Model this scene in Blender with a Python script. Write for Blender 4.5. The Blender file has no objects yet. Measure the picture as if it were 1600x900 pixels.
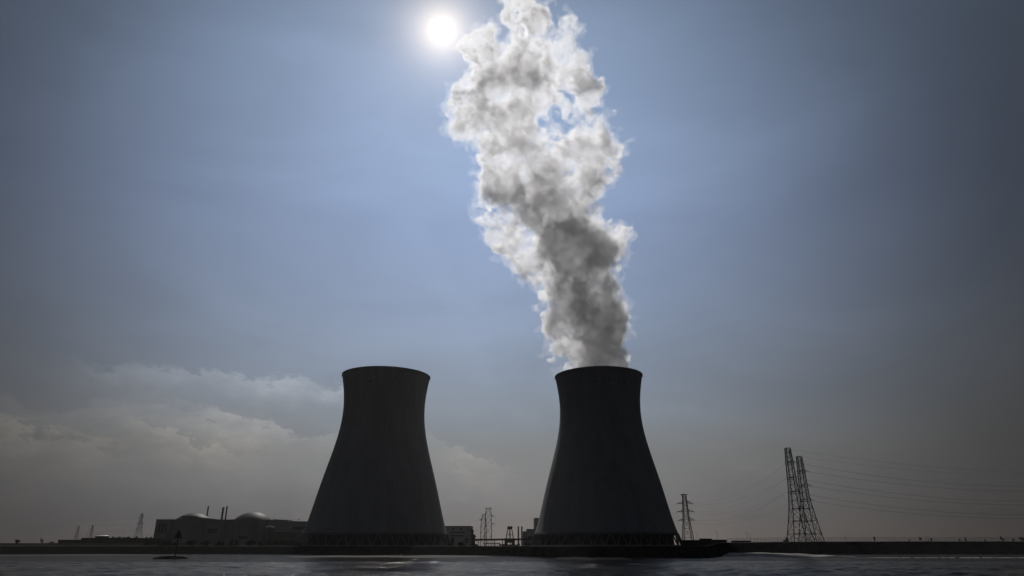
import bpy, bmesh, math, random
import numpy as np
from mathutils import Vector, Matrix
R = math.radians
S = bpy.context.scene
COL = S.collection
random.seed(7)

# ------------------------------------------------------------------ camera
EYE = 5.0
FPX = 1067.0
PITCH = math.atan(404 / 1067)          # the horizon sits at pixel row 854
cam_d = bpy.data.cameras.new('camera')
cam_d.sensor_width = 36.0
cam_d.lens = FPX / 1600 * 36
cam_d.clip_start = 0.5
cam_d.clip_end = 60000
cam = bpy.data.objects.new('camera', cam_d)
COL.objects.link(cam)
cam.location = (0, 0, EYE)
cam.rotation_euler = (R(90) + PITCH, 0, 0)
S.camera = cam

CP, SP = math.cos(PITCH), math.sin(PITCH)
def at(px, py, D):
    """photo pixel -> world point on the vertical plane at distance D"""
    u, v = (px - 800) / FPX, (450 - py) / FPX
    k = D / (CP - v * SP)
    return Vector((u * k, D, EYE + (SP + v * CP) * k))
def msc(py, D):
    """metres per photo pixel at that height and distance"""
    return D / (CP - (450 - py) / FPX * SP) / FPX

# ------------------------------------------------------------------ sky and sun
BACK = 0.09                                # the sky away from the sun, against the sky round it
SUN_EL, SUN_AZ = R(41.2), R(-7.3)          # azimuth measured from +Y towards +X
sd = Vector((math.sin(SUN_AZ) * math.cos(SUN_EL), math.cos(SUN_AZ) * math.cos(SUN_EL), math.sin(SUN_EL)))
W = bpy.data.worlds.new('World')
S.world = W
W.use_nodes = True
wt = W.node_tree
wt.nodes.clear()

class NT:
    """little node helper"""
    def __init__(s, t): s.t = t
    def n(s, typ, **kw):
        o = s.t.nodes.new(typ)
        for k, v in kw.items():
            if k.startswith('i_'):
                o.inputs[k[2:].replace('_', ' ')].default_value = v
            else:
                setattr(o, k, v)
        return o
    def l(s, a, b): s.t.links.new(a, b)
    def put(s, sock, v):
        if hasattr(v, 'is_output') or isinstance(v, bpy.types.NodeSocket): s.l(v, sock)
        else: sock.default_value = v
    def m(s, op, a, b=0.0, c=None, clamp=False):
        o = s.t.nodes.new('ShaderNodeMath'); o.operation = op; o.use_clamp = clamp
        s.put(o.inputs[0], a); s.put(o.inputs[1], b)
        if c is not None: s.put(o.inputs[2], c)
        return o.outputs[0]
    def rng(s, v, a, b, c=0.0, d=1.0, interp='SMOOTHSTEP'):
        o = s.t.nodes.new('ShaderNodeMapRange'); o.interpolation_type = interp
        s.put(o.inputs[0], v)
        for i, x in enumerate((a, b, c, d)): s.put(o.inputs[i + 1], x)
        return o.outputs[0]
    def mix(s, f, a, b, typ='RGBA', blend='MIX'):
        o = s.t.nodes.new('ShaderNodeMix'); o.data_type = typ
        if typ == 'RGBA': o.blend_type = blend
        ins = [x for x in o.inputs if x.enabled]
        s.put(ins[0], f); s.put(ins[1], a); s.put(ins[2], b)
        return [x for x in o.outputs if x.enabled][0]
    def noise(s, vec, scale, detail=4, rough=0.5, dist=0.0):
        o = s.t.nodes.new('ShaderNodeTexNoise')
        if vec is not None: s.l(vec, o.inputs['Vector'])
        o.inputs['Scale'].default_value = scale; o.inputs['Detail'].default_value = detail
        o.inputs['Roughness'].default_value = rough; o.inputs['Distortion'].default_value = dist
        return o.outputs[0]
    def ramp(s, v, stops, interp='LINEAR'):
        o = s.t.nodes.new('ShaderNodeValToRGB'); s.l(v, o.inputs[0])
        cr = o.color_ramp; cr.interpolation = interp
        while len(cr.elements) < len(stops): cr.elements.new(0.5)
        for e, (p, c) in zip(cr.elements, stops):
            e.position = p; e.color = (c, c, c, 1) if isinstance(c, (int, float)) else (*c, 1)
        return o.outputs[0]
    def mapping(s, vec, scale=(1, 1, 1), loc=(0, 0, 0), rot=(0, 0, 0)):
        o = s.t.nodes.new('ShaderNodeMapping')
        s.l(vec, o.inputs[0])
        o.inputs['Scale'].default_value = scale; o.inputs['Location'].default_value = loc
        o.inputs['Rotation'].default_value = rot
        return o.outputs[0]

w = NT(wt)
sky = w.n('ShaderNodeTexSky', sky_type='NISHITA', sun_disc=False)
sky.sun_elevation = SUN_EL
sky.sun_rotation = SUN_AZ
sky.altitude = 0; sky.air_density = 1.0; sky.dust_density = 0.0; sky.ozone_density = 1.5
tc = w.n('ShaderNodeTexCoord').outputs['Generated']
dot = w.n('ShaderNodeVectorMath', operation='DOT_PRODUCT')
nrm = w.n('ShaderNodeVectorMath', operation='NORMALIZE')
w.l(tc, nrm.inputs[0]); w.l(nrm.outputs[0], dot.inputs[0])
dot.inputs[1].default_value = sd
ang = w.m('ARCCOSINE', w.m('MINIMUM', dot.outputs['Value'], 0.999999))     # angle from the sun, radians
sep = w.n('ShaderNodeSeparateXYZ'); w.l(nrm.outputs[0], sep.inputs[0])
ux, uy, uz = sep.outputs
el = w.m('ARCSINE', uz)
# lens vignette painted into the sky with the sun's glow; greys towards the horizon
dot2 = w.n('ShaderNodeVectorMath', operation='DOT_PRODUCT')
w.l(nrm.outputs[0], dot2.inputs[0])
e2, a2 = R(16), R(-3)
dot2.inputs[1].default_value = (math.sin(a2) * math.cos(e2), math.cos(a2) * math.cos(e2), math.sin(e2))
ang2 = w.m('ARCCOSINE', w.m('MINIMUM', dot2.outputs['Value'], 0.999999))
fall = w.ramp(w.m('DIVIDE', ang2, R(180)), [(0.0, 1.0), (10 / 180, 0.92), (20 / 180, 0.74), (30 / 180, 0.40), (40 / 180, 0.12), (50 / 180, BACK * 1.25), (80 / 180, BACK), (1.0, BACK)], 'B_SPLINE')
hue = w.ramp(w.m('DIVIDE', el, R(42)), [(0.0, (0.22/4, 0.215/4, 0.31/4)), (2 / 42, (.25/4, .216/4, .262/4)), (7 / 42, (.50/4, .362/4, .300/4)), (14 / 42, (.83/4, .645/4, .555/4)), (26 / 42, (1.57/4, 1.265/4, 1.12/4)), (1.0, (3.45/4, 2.80/4, 2.28/4))])
base = w.mix(1.0, sky.outputs[0], hue, blend='MULTIPLY')
f4 = w.m('MULTIPLY', fall, 4.0)
hz = w.mix(1.0, base, f4, blend='MULTIPLY')
# low hazy cumulus banks, each a ragged bright top fading downwards
az = w.m('ARCTAN2', ux, uy)
cv = w.n('ShaderNodeCombineXYZ'); w.l(az, cv.inputs[0]); w.l(el, cv.inputs[1])
def azel(px, py):
    u_, v_ = (px - 800) / FPX, (450 - py) / FPX
    d = Vector((u_, CP - v_ * SP, SP + v_ * CP)); return math.atan2(d.x, d.y), math.atan2(d.z, math.hypot(d.x, d.y))
full = hz
BANKS = [((60, 572), (470, 612), .30, .045, 7.0, .070), ((380, 596), (640, 622), .34, .040, 10.0, .035), ((-120, 606), (330, 655), .22, .03, 6.0, .050), ((250, 640), (560, 700), .30, .040, 9.0, .045), ((-120, 650), (175, 706), .50, .045, 11.0, .035),
         ((640, 684), (800, 752), .30, .045, 11.0, .03), ((640, 716), (790, 770), .12, .024, 10.0, .02), ((180, 668), (380, 728), .30, .045, 10.0, .03), ((-100, 742), (560, 742), .08, .018, 5.0, .03), ((1080, 722), (1250, 742), .10, .02, 10.0, .012)]
for i, (p0, p1, bright, amp, sc, fade) in enumerate(BANKS):
    (a0, e0), (a1, e1) = azel(*p0), azel(*p1)
    n_ = w.noise(w.mapping(cv.outputs[0], scale=(1.0, 1.7, 1), loc=(i * 3.7, i * 1.9, i * .7)), sc, 12, 0.66, 0.15)
    # lumpy tops: fold the noise so crests are rounded and clefts sharp
    n_ = w.m('SUBTRACT', 1.0, w.m('ABSOLUTE', w.m('MULTIPLY', w.m('SUBTRACT', n_, 0.5), 3.4)))
    line = w.m('MULTIPLY_ADD', w.m('SUBTRACT', az, a0), (e1 - e0) / (a1 - a0), e0)
    edge = w.m('ADD', w.m('SUBTRACT', line, el), w.m('MULTIPLY', w.m('SUBTRACT', n_, 0.6), amp * 1.3))
    win = w.m('MULTIPLY', w.rng(az, a0 - .03, a0 + .10), w.rng(az, a1 + .05, a1 - .10))
    if i == 0:
        puff = w.noise(w.mapping(cv.outputs[0], scale=(1.0, 2.2, 1), loc=(5.3, 2.2, 1)), 9.0, 9, 0.6, 0.3)
        soft = w.rng(w.noise(cv.outputs[0], 6.0, 2), 0.35, 0.65, 0.003, 0.014)
    m_ = w.m('MULTIPLY', w.m('MULTIPLY', w.rng(edge, -0.002, soft), win), w.rng(puff, 0.34, 0.60, 0.55, 1.2))
    g_ = w.m('MULTIPLY', w.m('EXPONENT', w.m('MULTIPLY', edge, -1 / fade)), bright * 1.5)
    f_ = w.m('ADD', 1.0, w.m('MULTIPLY', m_, w.m('SUBTRACT', g_, 0.07)))
    col_ = w.n('ShaderNodeCombineColor')
    for j, k in enumerate((1.22, 1.0, .76)): w.l(w.m('ADD', 1.0, w.m('MULTIPLY', w.m('SUBTRACT', f_, 1.0), k)), col_.inputs[j])
    full = w.mix(1.0, full, col_.outputs[0], blend='MULTIPLY')
# high thin veil
veil = w.rng(w.noise(w.mapping(nrm.outputs[0], scale=(1, 1, 2.6), rot=(0, R(20), 0)), 2.4, 6, 0.55, 0.6), 0.33, 0.72, 0.93, 1.09)
full = w.mix(1.0, full, veil, blend='MULTIPLY')
# the sun's own blaze in hazy air
aure = w.m('MULTIPLY', w.m('EXPONENT', w.m('MULTIPLY', ang, -1 / R(1.45))), 17.0)
disc = w.rng(ang, R(0.75), R(0.45), 0.0, 60.0)
aur = w.mix(1.0, w.m('ADD', w.m('ADD', aure, disc), w.m('MULTIPLY', w.m('EXPONENT', w.m('MULTIPLY', ang, -1 / R(5.5))), 1.4)), (1.0, 0.82, 0.60, 1), blend='MULTIPLY')
full = w.mix(1.0, full, aur, blend='ADD')
bg = w.n('ShaderNodeBackground'); w.l(full, bg.inputs[0]); bg.inputs[1].default_value = 0.085
wo = w.n('ShaderNodeOutputWorld'); w.l(bg.outputs[0], wo.inputs[0])

sun_d = bpy.data.lights.new('sun', 'SUN')
sun_d.energy = 2.8
sun_d.angle = R(0.5)
sun_d.color = (1.0, 0.955, 0.90)
sun = bpy.data.objects.new('sun', sun_d)
COL.objects.link(sun)
sun.rotation_euler = (-sd).to_track_quat('-Z', 'Y').to_euler()
sun.location = (0, 0, 900)

S.view_settings.view_transform = 'Standard'
S.view_settings.look = 'None'
S.view_settings.exposure = 0.0
S.view_settings.gamma = 1.0
S.view_settings.use_curve_mapping = False
S.cycles.volume_bounces = 7
S.cycles.max_bounces = 14
S.cycles.transparent_max_bounces = 24
S.cycles.use_denoising = True
S.cycles.volume_step_rate = 1.0

# ------------------------------------------------------------------ helpers
def link(name, me, mat=None, parent=None, loc=(0, 0, 0)):
    o = bpy.data.objects.new(name, me)
    if mat is not None and me is not None: me.materials.append(mat)
    COL.objects.link(o)
    if parent is not None: o.parent = parent
    o.location = loc
    return o
def tag(o, label=None, cat=None, group=None, kind=None):
    if label: o['label'] = label
    if cat: o['category'] = cat
    if group: o['group'] = group
    if kind: o['kind'] = kind
    return o
def mat(name, col=None, rough=0.8, fn=None, spec=0.12):
    m = bpy.data.materials.new(name)
    m.use_nodes = True
    t = NT(m.node_tree)
    b = m.node_tree.nodes['Principled BSDF']
    b.inputs['Roughness'].default_value = rough
    b.inputs['Specular IOR Level'].default_value = spec
    if col: b.inputs['Base Color'].default_value = (*col, 1)
    if fn: fn(t, b)
    return m

# ------------------------------------------------------------------ numpy noise + surface nets
rng = np.random.default_rng(11)
def value_noise(X, Y, Z, cell, seed):
    """smooth lattice noise in 0..1 sampled on the coordinate axes X, Y, Z (1-D arrays)"""
    r = np.random.default_rng(seed)
    n = [int((a.max() - a.min()) / cell) + 4 for a in (X, Y, Z)]
    L = r.random(n).astype(np.float32)
    out = L
    for ax, a in enumerate((X, Y, Z)):
        f = (a - a.min()) / cell + 1.0
        i = np.floor(f).astype(int); t = (f - i).astype(np.float32)
        w0 = -0.5*t**3 + t**2 - 0.5*t; w1 = 1.5*t**3 - 2.5*t**2 + 1; w2 = -1.5*t**3 + 2*t**2 + 0.5*t; w3 = 0.5*t**3 - 0.5*t**2
        sh = [1, 1, 1]; sh[ax] = -1
        acc = 0
        for k, wk in zip((-1, 0, 1, 2), (w0, w1, w2, w3)):
            idx = np.clip(i + k, 0, out.shape[ax] - 1)
            acc = acc + np.take(out, idx, axis=ax) * wk.reshape(sh)
        out = acc
    return out
def surface_net(F, org, h):
    """mesh of F = 0 (inside F < 0); quads"""
    ins = F < 0
    c = [ins[:-1,:-1,:-1], ins[1:,:-1,:-1], ins[:-1,1:,:-1], ins[1:,1:,:-1], ins[:-1,:-1,1:], ins[1:,:-1,1:], ins[:-1,1:,1:], ins[1:,1:,1:]]
    s = sum(x.astype(np.int8) for x in c)
    act = (s > 0) & (s < 8)
    idx = -np.ones(act.shape, np.int64)
    cells = np.argwhere(act)
    idx[act] = np.arange(len(cells))
    pos = np.zeros((len(cells), 3)); cnt = np.zeros(len(cells))
    offs = [(a, b, cc) for cc in (0, 1) for b in (0, 1) for a in (0, 1)]
    def val(o): return F[cells[:,0]+o[0], cells[:,1]+o[1], cells[:,2]+o[2]]
    for i, o in enumerate(offs):
        for ax in range(3):
            if o[ax] == 0:
                p = list(o); p[ax] = 1
                a, b = val(o), val(p)
                m = (a < 0) != (b < 0)
                t = np.where(m, a / np.where(m, a - b, 1), 0)
                q = np.tile(np.array(o, float), (len(cells), 1)); q[:, ax] = t
                pos[m] += q[m]; cnt[m] += 1
    V = (cells + pos / cnt[:, None]) * h + org
    quads = []
    for ax in range(3):
        u, v = (ax + 1) % 3, (ax + 2) % 3
        sl0 = [slice(None)] * 3; sl1 = [slice(None)] * 3
        sl0[ax] = slice(0, -1); sl1[ax] = slice(1, None)
        A, B = ins[tuple(sl0)], ins[tuple(sl1)]
        e = np.argwhere(A != B)
        e = e[(e[:, u] > 0) & (e[:, v] > 0) & (e[:, u] < F.shape[u]-1) & (e[:, v] < F.shape[v]-1)]
        du = np.zeros(3, int); du[u] = 1; dv = np.zeros(3, int); dv[v] = 1
        q = np.stack([idx[tuple((e - du - dv).T)], idx[tuple((e - dv).T)], idx[tuple(e.T)], idx[tuple((e - du).T)]], 1)
        fl = B[tuple(e.T)]
        q[fl] = q[fl][:, ::-1]
        quads.append(q)
    return V, np.concatenate(quads)
def np_mesh(name, V, Q, smooth=True):
    me = bpy.data.meshes.new(name)
    me.vertices.add(len(V)); me.vertices.foreach_set('co', V.astype(np.float32).ravel())
    me.loops.add(Q.size); me.loops.foreach_set('vertex_index', Q.ravel().astype(np.int32))
    me.polygons.add(len(Q)); me.polygons.foreach_set('loop_start', (np.arange(len(Q)) * Q.shape[1]).astype(np.int32))
    me.polygons.foreach_set('use_smooth', np.full(len(Q), smooth))
    me.update(calc_edges=True); me.validate()
    return me


# ------------------------------------------------------------------ mesh builder
class MB:
    def __init__(s): s.v = []; s.f = []
    def add(s, vs, fs):
        o = len(s.v); s.v += [tuple(v) for v in vs]; s.f += [tuple(i + o for i in f) for f in fs]
    def box(s, a, b):
        (x0, y0, z0), (x1, y1, z1) = a, b
        s.add([(x0,y0,z0),(x1,y0,z0),(x1,y1,z0),(x0,y1,z0),(x0,y0,z1),(x1,y0,z1),(x1,y1,z1),(x0,y1,z1)],
              [(0,3,2,1),(4,5,6,7),(0,1,5,4),(1,2,6,5),(2,3,7,6),(3,0,4,7)])
    def bar(s, a, b, t, t2=None, n=4):
        a, b = Vector(a), Vector(b); d = (b - a)
        if d.length < 1e-6: return
        d.normalize()
        u = d.orthogonal().normalized() if abs(d.z) > .99 else d.cross(Vector((0, 0, 1))).normalized()
        w_ = d.cross(u)
        t2 = t if t2 is None else t2
        vs = []
        for p, r in ((a, t), (b, t2)):
            for k in range(n):
                q = 2 * math.pi * (k + .5) / n
                vs.append(p + u * math.cos(q) * r + w_ * math.sin(q) * r)
        s.add(vs, [(k, (k + 1) % n, n + (k + 1) % n, n + k) for k in range(n)] + [tuple(range(n))[::-1], tuple(range(n, 2 * n))])
    def tube(s, pts, r, n=4):
        pts = [Vector(p) for p in pts]; vs = []; m = len(pts)
        for i, p in enumerate(pts):
            d = (pts[min(i + 1, m - 1)] - pts[max(i - 1, 0)]).normalized()
            u = d.cross(Vector((0, 0, 1))).normalized() if abs(d.z) < .99 else Vector((1, 0, 0)); w_ = d.cross(u)
            rr = r[i] if isinstance(r, (list, tuple)) else r
            for k in range(n):
                q = 2 * math.pi * k / n
                vs.append(p + u * math.cos(q) * rr + w_ * math.sin(q) * rr)
        s.add(vs, [(i*n + k, i*n + (k+1) % n, (i+1)*n + (k+1) % n, (i+1)*n + k) for i in range(m - 1) for k in range(n)] + [tuple(range(n))[::-1], tuple(range((m-1)*n, m*n))])
    def lathe(s, prof, n=48, c=(0, 0), closed=False, cap=False):
        m = len(prof); vs = []
        for r, z in prof:
            for k in range(n):
                q = 2 * math.pi * k / n
                vs.append((c[0] + r * math.cos(q), c[1] + r * math.sin(q), z))
        fs = []
        for i in range(m if closed else m - 1):
            j = (i + 1) % m
            fs += [(i*n + k, i*n + (k+1) % n, j*n + (k+1) % n, j*n + k) for k in range(n)]
        if cap: fs += [tuple(range(n))[::-1], tuple(range((m-1)*n, m*n))]
        s.add(vs, fs)
    def build(s, name, m, parent=None, smooth=False, loc=(0, 0, 0)):
        me = bpy.data.meshes.new(name); me.from_pydata(s.v, [], s.f)
        if smooth: me.polygons.foreach_set('use_smooth', [True] * len(me.polygons))
        me.update()
        return link(name, me, m, parent, loc)
def empty(name, loc, label, cat, group=None):
    o = bpy.data.objects.new(name, None); COL.objects.link(o); o.location = loc
    return tag(o, label, cat, group)
def children(o): return [c for c in list(bpy.data.objects) if c.parent == o]
def copy_tree(o, loc=None, scale=None, rz=None, parent=None, label=None, cat=None):
    kids = children(o)
    c = o.copy(); COL.objects.link(c); c.parent = parent
    if loc is not None: c.location = loc
    if scale is not None: c.scale = scale
    if rz is not None: c.rotation_euler.z = rz
    if label: c['label'] = label
    if cat: c['category'] = cat
    for k in kids: copy_tree(k, parent=c)
    return c

# ------------------------------------------------------------------ materials
def concrete(name, col, ribs=0, stain=0.22, top=None):
    def fn(t, b):
        co = t.n('ShaderNodeTexCoord').outputs['Object']
        n1 = t.noise(t.mapping(co, scale=(1, 1, 0.12)), 0.09, 6, 0.6)
        n2 = t.noise(co, 0.5, 5, 0.6)
        f = t.m('MULTIPLY', t.rng(n1, 0.35, 0.75, 1.0, 1.0 - stain), t.rng(n2, 0.3, 0.8, 1.05, 0.85))
        c = t.mix(1.0, (*col, 1), f, blend='MULTIPLY')
        t.l(c, b.inputs['Base Color'])
        bp = t.n('ShaderNodeBump'); bp.inputs['Distance'].default_value = 0.25
        if ribs:
            sp = t.n('ShaderNodeSeparateXYZ'); t.l(co, sp.inputs[0])
            a = t.m('MULTIPLY', t.m('ARCTAN2', sp.outputs[1], sp.outputs[0]), ribs)
            h = t.m('ADD', t.m('MULTIPLY', t.m('SINE', a), 0.5), t.m('MULTIPLY', n2, 0.3))
            lift = t.m('MULTIPLY', t.rng(t.m('FRACT', t.m('MULTIPLY', sp.outputs[2], 1 / 1.5)), 0.0, 0.06, 0.3, 0.0), 1.0)
            t.l(t.m('SUBTRACT', h, lift), bp.inputs['Height'])
        else: t.l(n2, bp.inputs['Height'])
        t.l(bp.outputs[0], b.inputs['Normal'])
    return mat(name, None, 0.9, fn, spec=.03)
M_CONC = concrete('shell_concrete', (0.27, 0.27, 0.28), 96)
M_LEG = concrete('leg_concrete', (0.13, 0.13, 0.13), 0, 0.2)
M_WALL = concrete('wall_concrete', (0.16, 0.16, 0.165), 0, 0.25)
M_CLAD = concrete('wall_cladding', (0.22, 0.22, 0.235), 0, 0.15)
M_DARK = mat('dark_louvre', (0.02, 0.02, 0.022), 0.8)
M_BRICK = concrete('dark_brick', (0.07, 0.065, 0.06), 0, 0.2)
M_STEEL = mat('galvanised_steel', (0.16, 0.165, 0.17), 0.6, spec=.4)
M_STEEL.node_tree.nodes['Principled BSDF'].inputs['Metallic'].default_value = 0.3
M_CABLE = mat('cable', (0.14, 0.14, 0.14), 0.6)
M_BLACK = mat('black_paint', (0.015, 0.015, 0.016), 0.5)
M_ROOF = mat('pale_roof', (0.6, 0.6, 0.6), 0.5)
M_DOME = mat('dome_steel', (0.055, 0.055, 0.057), 0.55, spec=.04)
M_WHITE = mat('glint_white', (0.8, 0.8, 0.8), 0.15, spec=.6)
def leaf_fn(t, b):
    n = t.noise(t.n('ShaderNodeTexCoord').outputs['Object'], 1.3, 3)
    t.l(t.mix(n, (0.02, 0.028, 0.012, 1), (0.05, 0.06, 0.025, 1)), b.inputs['Base Color'])
M_LEAF = mat('leaves', None, 0.8, leaf_fn, spec=.02)
M_BARK = mat('bark', (0.05, 0.04, 0.03), 0.9)

# ------------------------------------------------------------------ water, ground, dyke
def water_fn(t, b):
    b.inputs['Base Color'].default_value = (0.014, 0.0115, 0.008, 1)
    b.inputs['IOR'].default_value = 1.33
    b.inputs['Specular IOR Level'].default_value = 0.032
    co = t.n('ShaderNodeTexCoord').outputs['Object']
    n2 = t.noise(t.mapping(co, scale=(0.6, 1.0, 1)), 2.2, 5, 0.65, 0.6)
    patch = t.noise(t.mapping(co, scale=(0.012, 0.05, 1)), 1.0, 5, 0.6)
    bp = t.n('ShaderNodeBump'); bp.inputs['Distance'].default_value = 0.25
    t.l(n2, bp.inputs['Height'])
    t.l(t.rng(patch, 0.35, 0.65, 0.3, 0.9), bp.inputs['Strength'])
    t.l(bp.outputs[0], b.inputs['Normal'])
    t.l(t.rng(patch, 0.35, 0.65, 0.035, 0.08), b.inputs['Roughness'])
M_WATER = mat('river_water', None, 0.12, water_fn)
def water():
    X = np.unique(np.round(np.concatenate([np.linspace(-4000, -330, 14), np.arange(-325, 326, 0.9), np.linspace(330, 4000, 14)]), 3))
    Y = np.unique(np.round(np.concatenate([np.linspace(-600, 90, 12), np.arange(100, 330, 0.7), np.arange(330, 560, 4), np.linspace(560, 700, 6)]), 3))
    Xa, Ya = np.arange(-326, 327, 1.0), np.arange(98, 332, 1.0)
    def samp(cx, cy, seed):
        r = np.random.default_rng(seed)
        def w4(a, c):
            f = a / c; i = np.floor(f).astype(int); t = f - i
            return i, t * t * (3 - 2 * t)
        ix, tx = w4(X + 4000, cx); iy, ty = w4(Y + 600, cy)
        ix %= 509; iy %= 511
        L = r.random((512, 512))
        a = L[ix][:, iy]; b = L[ix + 1][:, iy]; c = L[ix][:, iy + 1]; d = L[ix + 1][:, iy + 1]
        return (a * (1 - tx[:, None]) + b * tx[:, None]) * (1 - ty)[None] + (c * (1 - tx[:, None]) + d * tx[:, None]) * ty[None] - .5
    env = samp(40, 22, 30) + .5
    h = 0.24 * samp(4.2, 2.6, 31) * 1.3 + 0.17 * samp(2.3, 1.5, 32) + 0.16 * (0.35 - np.abs(samp(6.3, 3.4, 33) * 2))
    slick = samp(120, 30, 35) * 60
    fade = np.clip((262 - (Y[None] + slick)) / 34, 0.05, 1) * np.clip((Y[None] - 95) / 10, 0, 1) * np.clip((326 - np.abs(X[:, None])) / 20, 0, 1)
    Zw = h * (0.55 + 0.8 * env) * fade * 1.45
    nx, ny = len(X), len(Y)
    V = np.stack([np.repeat(X, ny), np.tile(Y, nx), Zw.ravel()], 1)
    i, j = np.meshgrid(np.arange(nx - 1), np.arange(ny - 1), indexing='ij'); k = (i * ny + j).ravel()
    return np_mesh('water', V, np.stack([k, k + ny, k + ny + 1, k + 1], 1))
tag(link('water', water(), M_WATER), kind='structure')

def ground_fn(t, b):
    co = t.n('ShaderNodeTexCoord').outputs['Object']
    n = t.noise(co, 0.03, 6, 0.6)
    t.l(t.mix(n, (0.010, 0.012, 0.008, 1), (0.026, 0.026, 0.020, 1)), b.inputs['Base Color'])
M_GROUND = mat('ground_grass', None, 0.95, ground_fn, spec=0.0)
def X_of(px, D=450): return (px - 800) / FPX * D / 1.07
def toe(X):
    """distance of the waterline, by X"""
    px = 800 + X * FPX * 1.07 / 450
    k = [(-400, 529), (250, 525), (500, 486), (740, 468), (800, 415), (840, 355), (900, 338), (1030, 342), (1085, 390), (1180, 500), (1600, 529), (2600, 535)]
    return float(np.interp(px, *zip(*k))) + 1.5 * math.sin(X * .05) + 1.0 * math.sin(X * .17 + 1)
def crest(X):
    px = 800 + X * FPX * 1.07 / 450
    return float(np.interp(px, [-400, 200, 1050, 1100, 1180, 1320, 1600, 2400], [5.6, 5.4, 5.3, 6.6, 7.5, 8.3, 8.7, 8.9])) + .05 * math.sin(X * .21)
XS = list(np.concatenate([np.linspace(-3800, -420, 30), np.linspace(-410, 410, 330), np.linspace(420, 3800, 30)]))
def dyke_sheet(prof, name, m, thick=None):
    mb = MB(); n = len(prof(0)); vs = []
    for x in XS: vs += [(x, y, z) for y, z in prof(x)]
    mb.add(vs, [(i*n + k, (i+1)*n + k, (i+1)*n + k + 1, i*n + k + 1) for i in range(len(XS) - 1) for k in range(n - 1)])
    return mb.build(name, m, smooth=False)
r_ = random.Random(4)
def stones(x, i): return (r_.random() - .5) * .35
def revet(x):
    t0, c = toe(x), crest(x)
    w_ = 2.05 * (c + .6)
    return [(t0 - 1.0, -0.6)] + [(t0 + w_ * k / 8 + stones(x, k), -0.3 + (c - 0.5) * k / 8 + stones(x, k) * .6) for k in range(1, 9)] + [(t0 + w_ + 1.2, c - .12)]
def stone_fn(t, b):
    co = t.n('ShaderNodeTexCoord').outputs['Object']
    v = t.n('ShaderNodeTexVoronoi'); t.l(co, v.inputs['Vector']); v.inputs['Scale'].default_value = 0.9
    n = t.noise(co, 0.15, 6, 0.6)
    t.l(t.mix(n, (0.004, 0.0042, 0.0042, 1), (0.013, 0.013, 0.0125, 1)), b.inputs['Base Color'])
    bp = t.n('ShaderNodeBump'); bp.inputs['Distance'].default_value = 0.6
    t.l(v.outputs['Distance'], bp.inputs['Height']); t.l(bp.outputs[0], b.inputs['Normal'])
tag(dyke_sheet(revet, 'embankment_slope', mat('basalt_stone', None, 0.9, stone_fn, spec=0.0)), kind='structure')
def crest_prof(x):
    t0, c = toe(x), crest(x); y0 = t0 + 2.05 * (c + .6) + 1.2
    return [(y0, c - .12), (y0 + 1.0, c), (y0 + 4.0, c + .02)]
tag(dyke_sheet(crest_prof, 'path', mat('dyke_path', (0.12, 0.12, 0.12), 0.9, spec=0.0)), kind='structure')
def land(x):
    t0, c = toe(x), crest(x); y0 = t0 + 2.05 * (c + .6) + 5.2
    hi = max(0, c - 5.6)
    return [(y0, c + .02), (y0 + 6 + 25 * min(1, hi), c + .3 * min(hi, 1)), (y0 + 40, 5.0 + hi * .6), (y0 + 110, 5.0), (2600, 5.0)]
tag(dyke_sheet(land, 'ground', M_GROUND), kind='structure')

# ------------------------------------------------------------------ mud banks, sandbar, foam
def bank(name, m, x0, x1, y0, y1, hmax, seed, label=None, tilt=0):
    """low lens of mud between photo columns x0..x1 and rows y0 (far) .. y1 (near)"""
    Df, Dn = EYE * 1216 / (y0 - 854), EYE * 1216 / (y1 - 854)
    mb = MB(); nx, ny = 90, 22; rr = random.Random(seed); ph = [rr.random() * 6 for _ in range(6)]
    for i in range(nx + 1):
        u = i / nx
        for j in range(ny + 1):
            v = j / ny
            Dm, Hd = (Df + Dn) / 2, (Df - Dn) / 2
            env = math.sin(math.pi * min(1, max(0, u))) ** .5
            env *= 1 + .25 * math.sin(u * 9 + ph[0]) + .12 * math.sin(u * 23 + ph[1])
            D = Dm + tilt * (u - .5) + (v - .5) * 2 * Hd * env
            X = ((x0 + (x1 - x0) * u) - 800) / 1216 * Dm * 1.065
            z = hmax * (math.sin(math.pi * v) ** .7 * min(1, env)) * (1 + .35 * math.sin(X * .13 + ph[2]) * math.sin(D * .21 + ph[3])) - .08 + (rr.random() - .5) * .05
            mb.v.append((X, D, z))
    n = ny + 1
    mb.f = [(i*n + j, (i+1)*n + j, (i+1)*n + j + 1, i*n + j + 1) for i in range(nx) for j in range(ny)]
    return tag(mb.build(name, m, smooth=True), kind='structure')
def mud_fn(t, b):
    co = t.n('ShaderNodeTexCoord').outputs['Object']
    n = t.noise(t.mapping(co, scale=(.25, 1, 1)), 0.25, 6, 0.65)
    t.l(t.mix(n, (0.012, 0.012, 0.011, 1), (0.04, 0.038, 0.036, 1)), b.inputs['Base Color'])
    b.inputs['Roughness'].default_value = .75; b.inputs['Specular IOR Level'].default_value = .03
    bp = t.n('ShaderNodeBump'); bp.inputs['Distance'].default_value = 0.3; bp.inputs['Strength'].default_value = .6
    t.l(n, bp.inputs['Height']); t.l(bp.outputs[0], b.inputs['Normal'])
M_MUD = mat('wet_mud', None, 0.4, mud_fn)
bank('mudflat', M_MUD, 455, 775, 867.6, 871.2, 0.35, 1)
bank('mudflat', M_MUD, 866, 985, 871.0, 874.6, 0.5, 2)
bank('mudflat', M_MUD, -60, 300, 866.0, 868.6, 0.3, 5)
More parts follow.
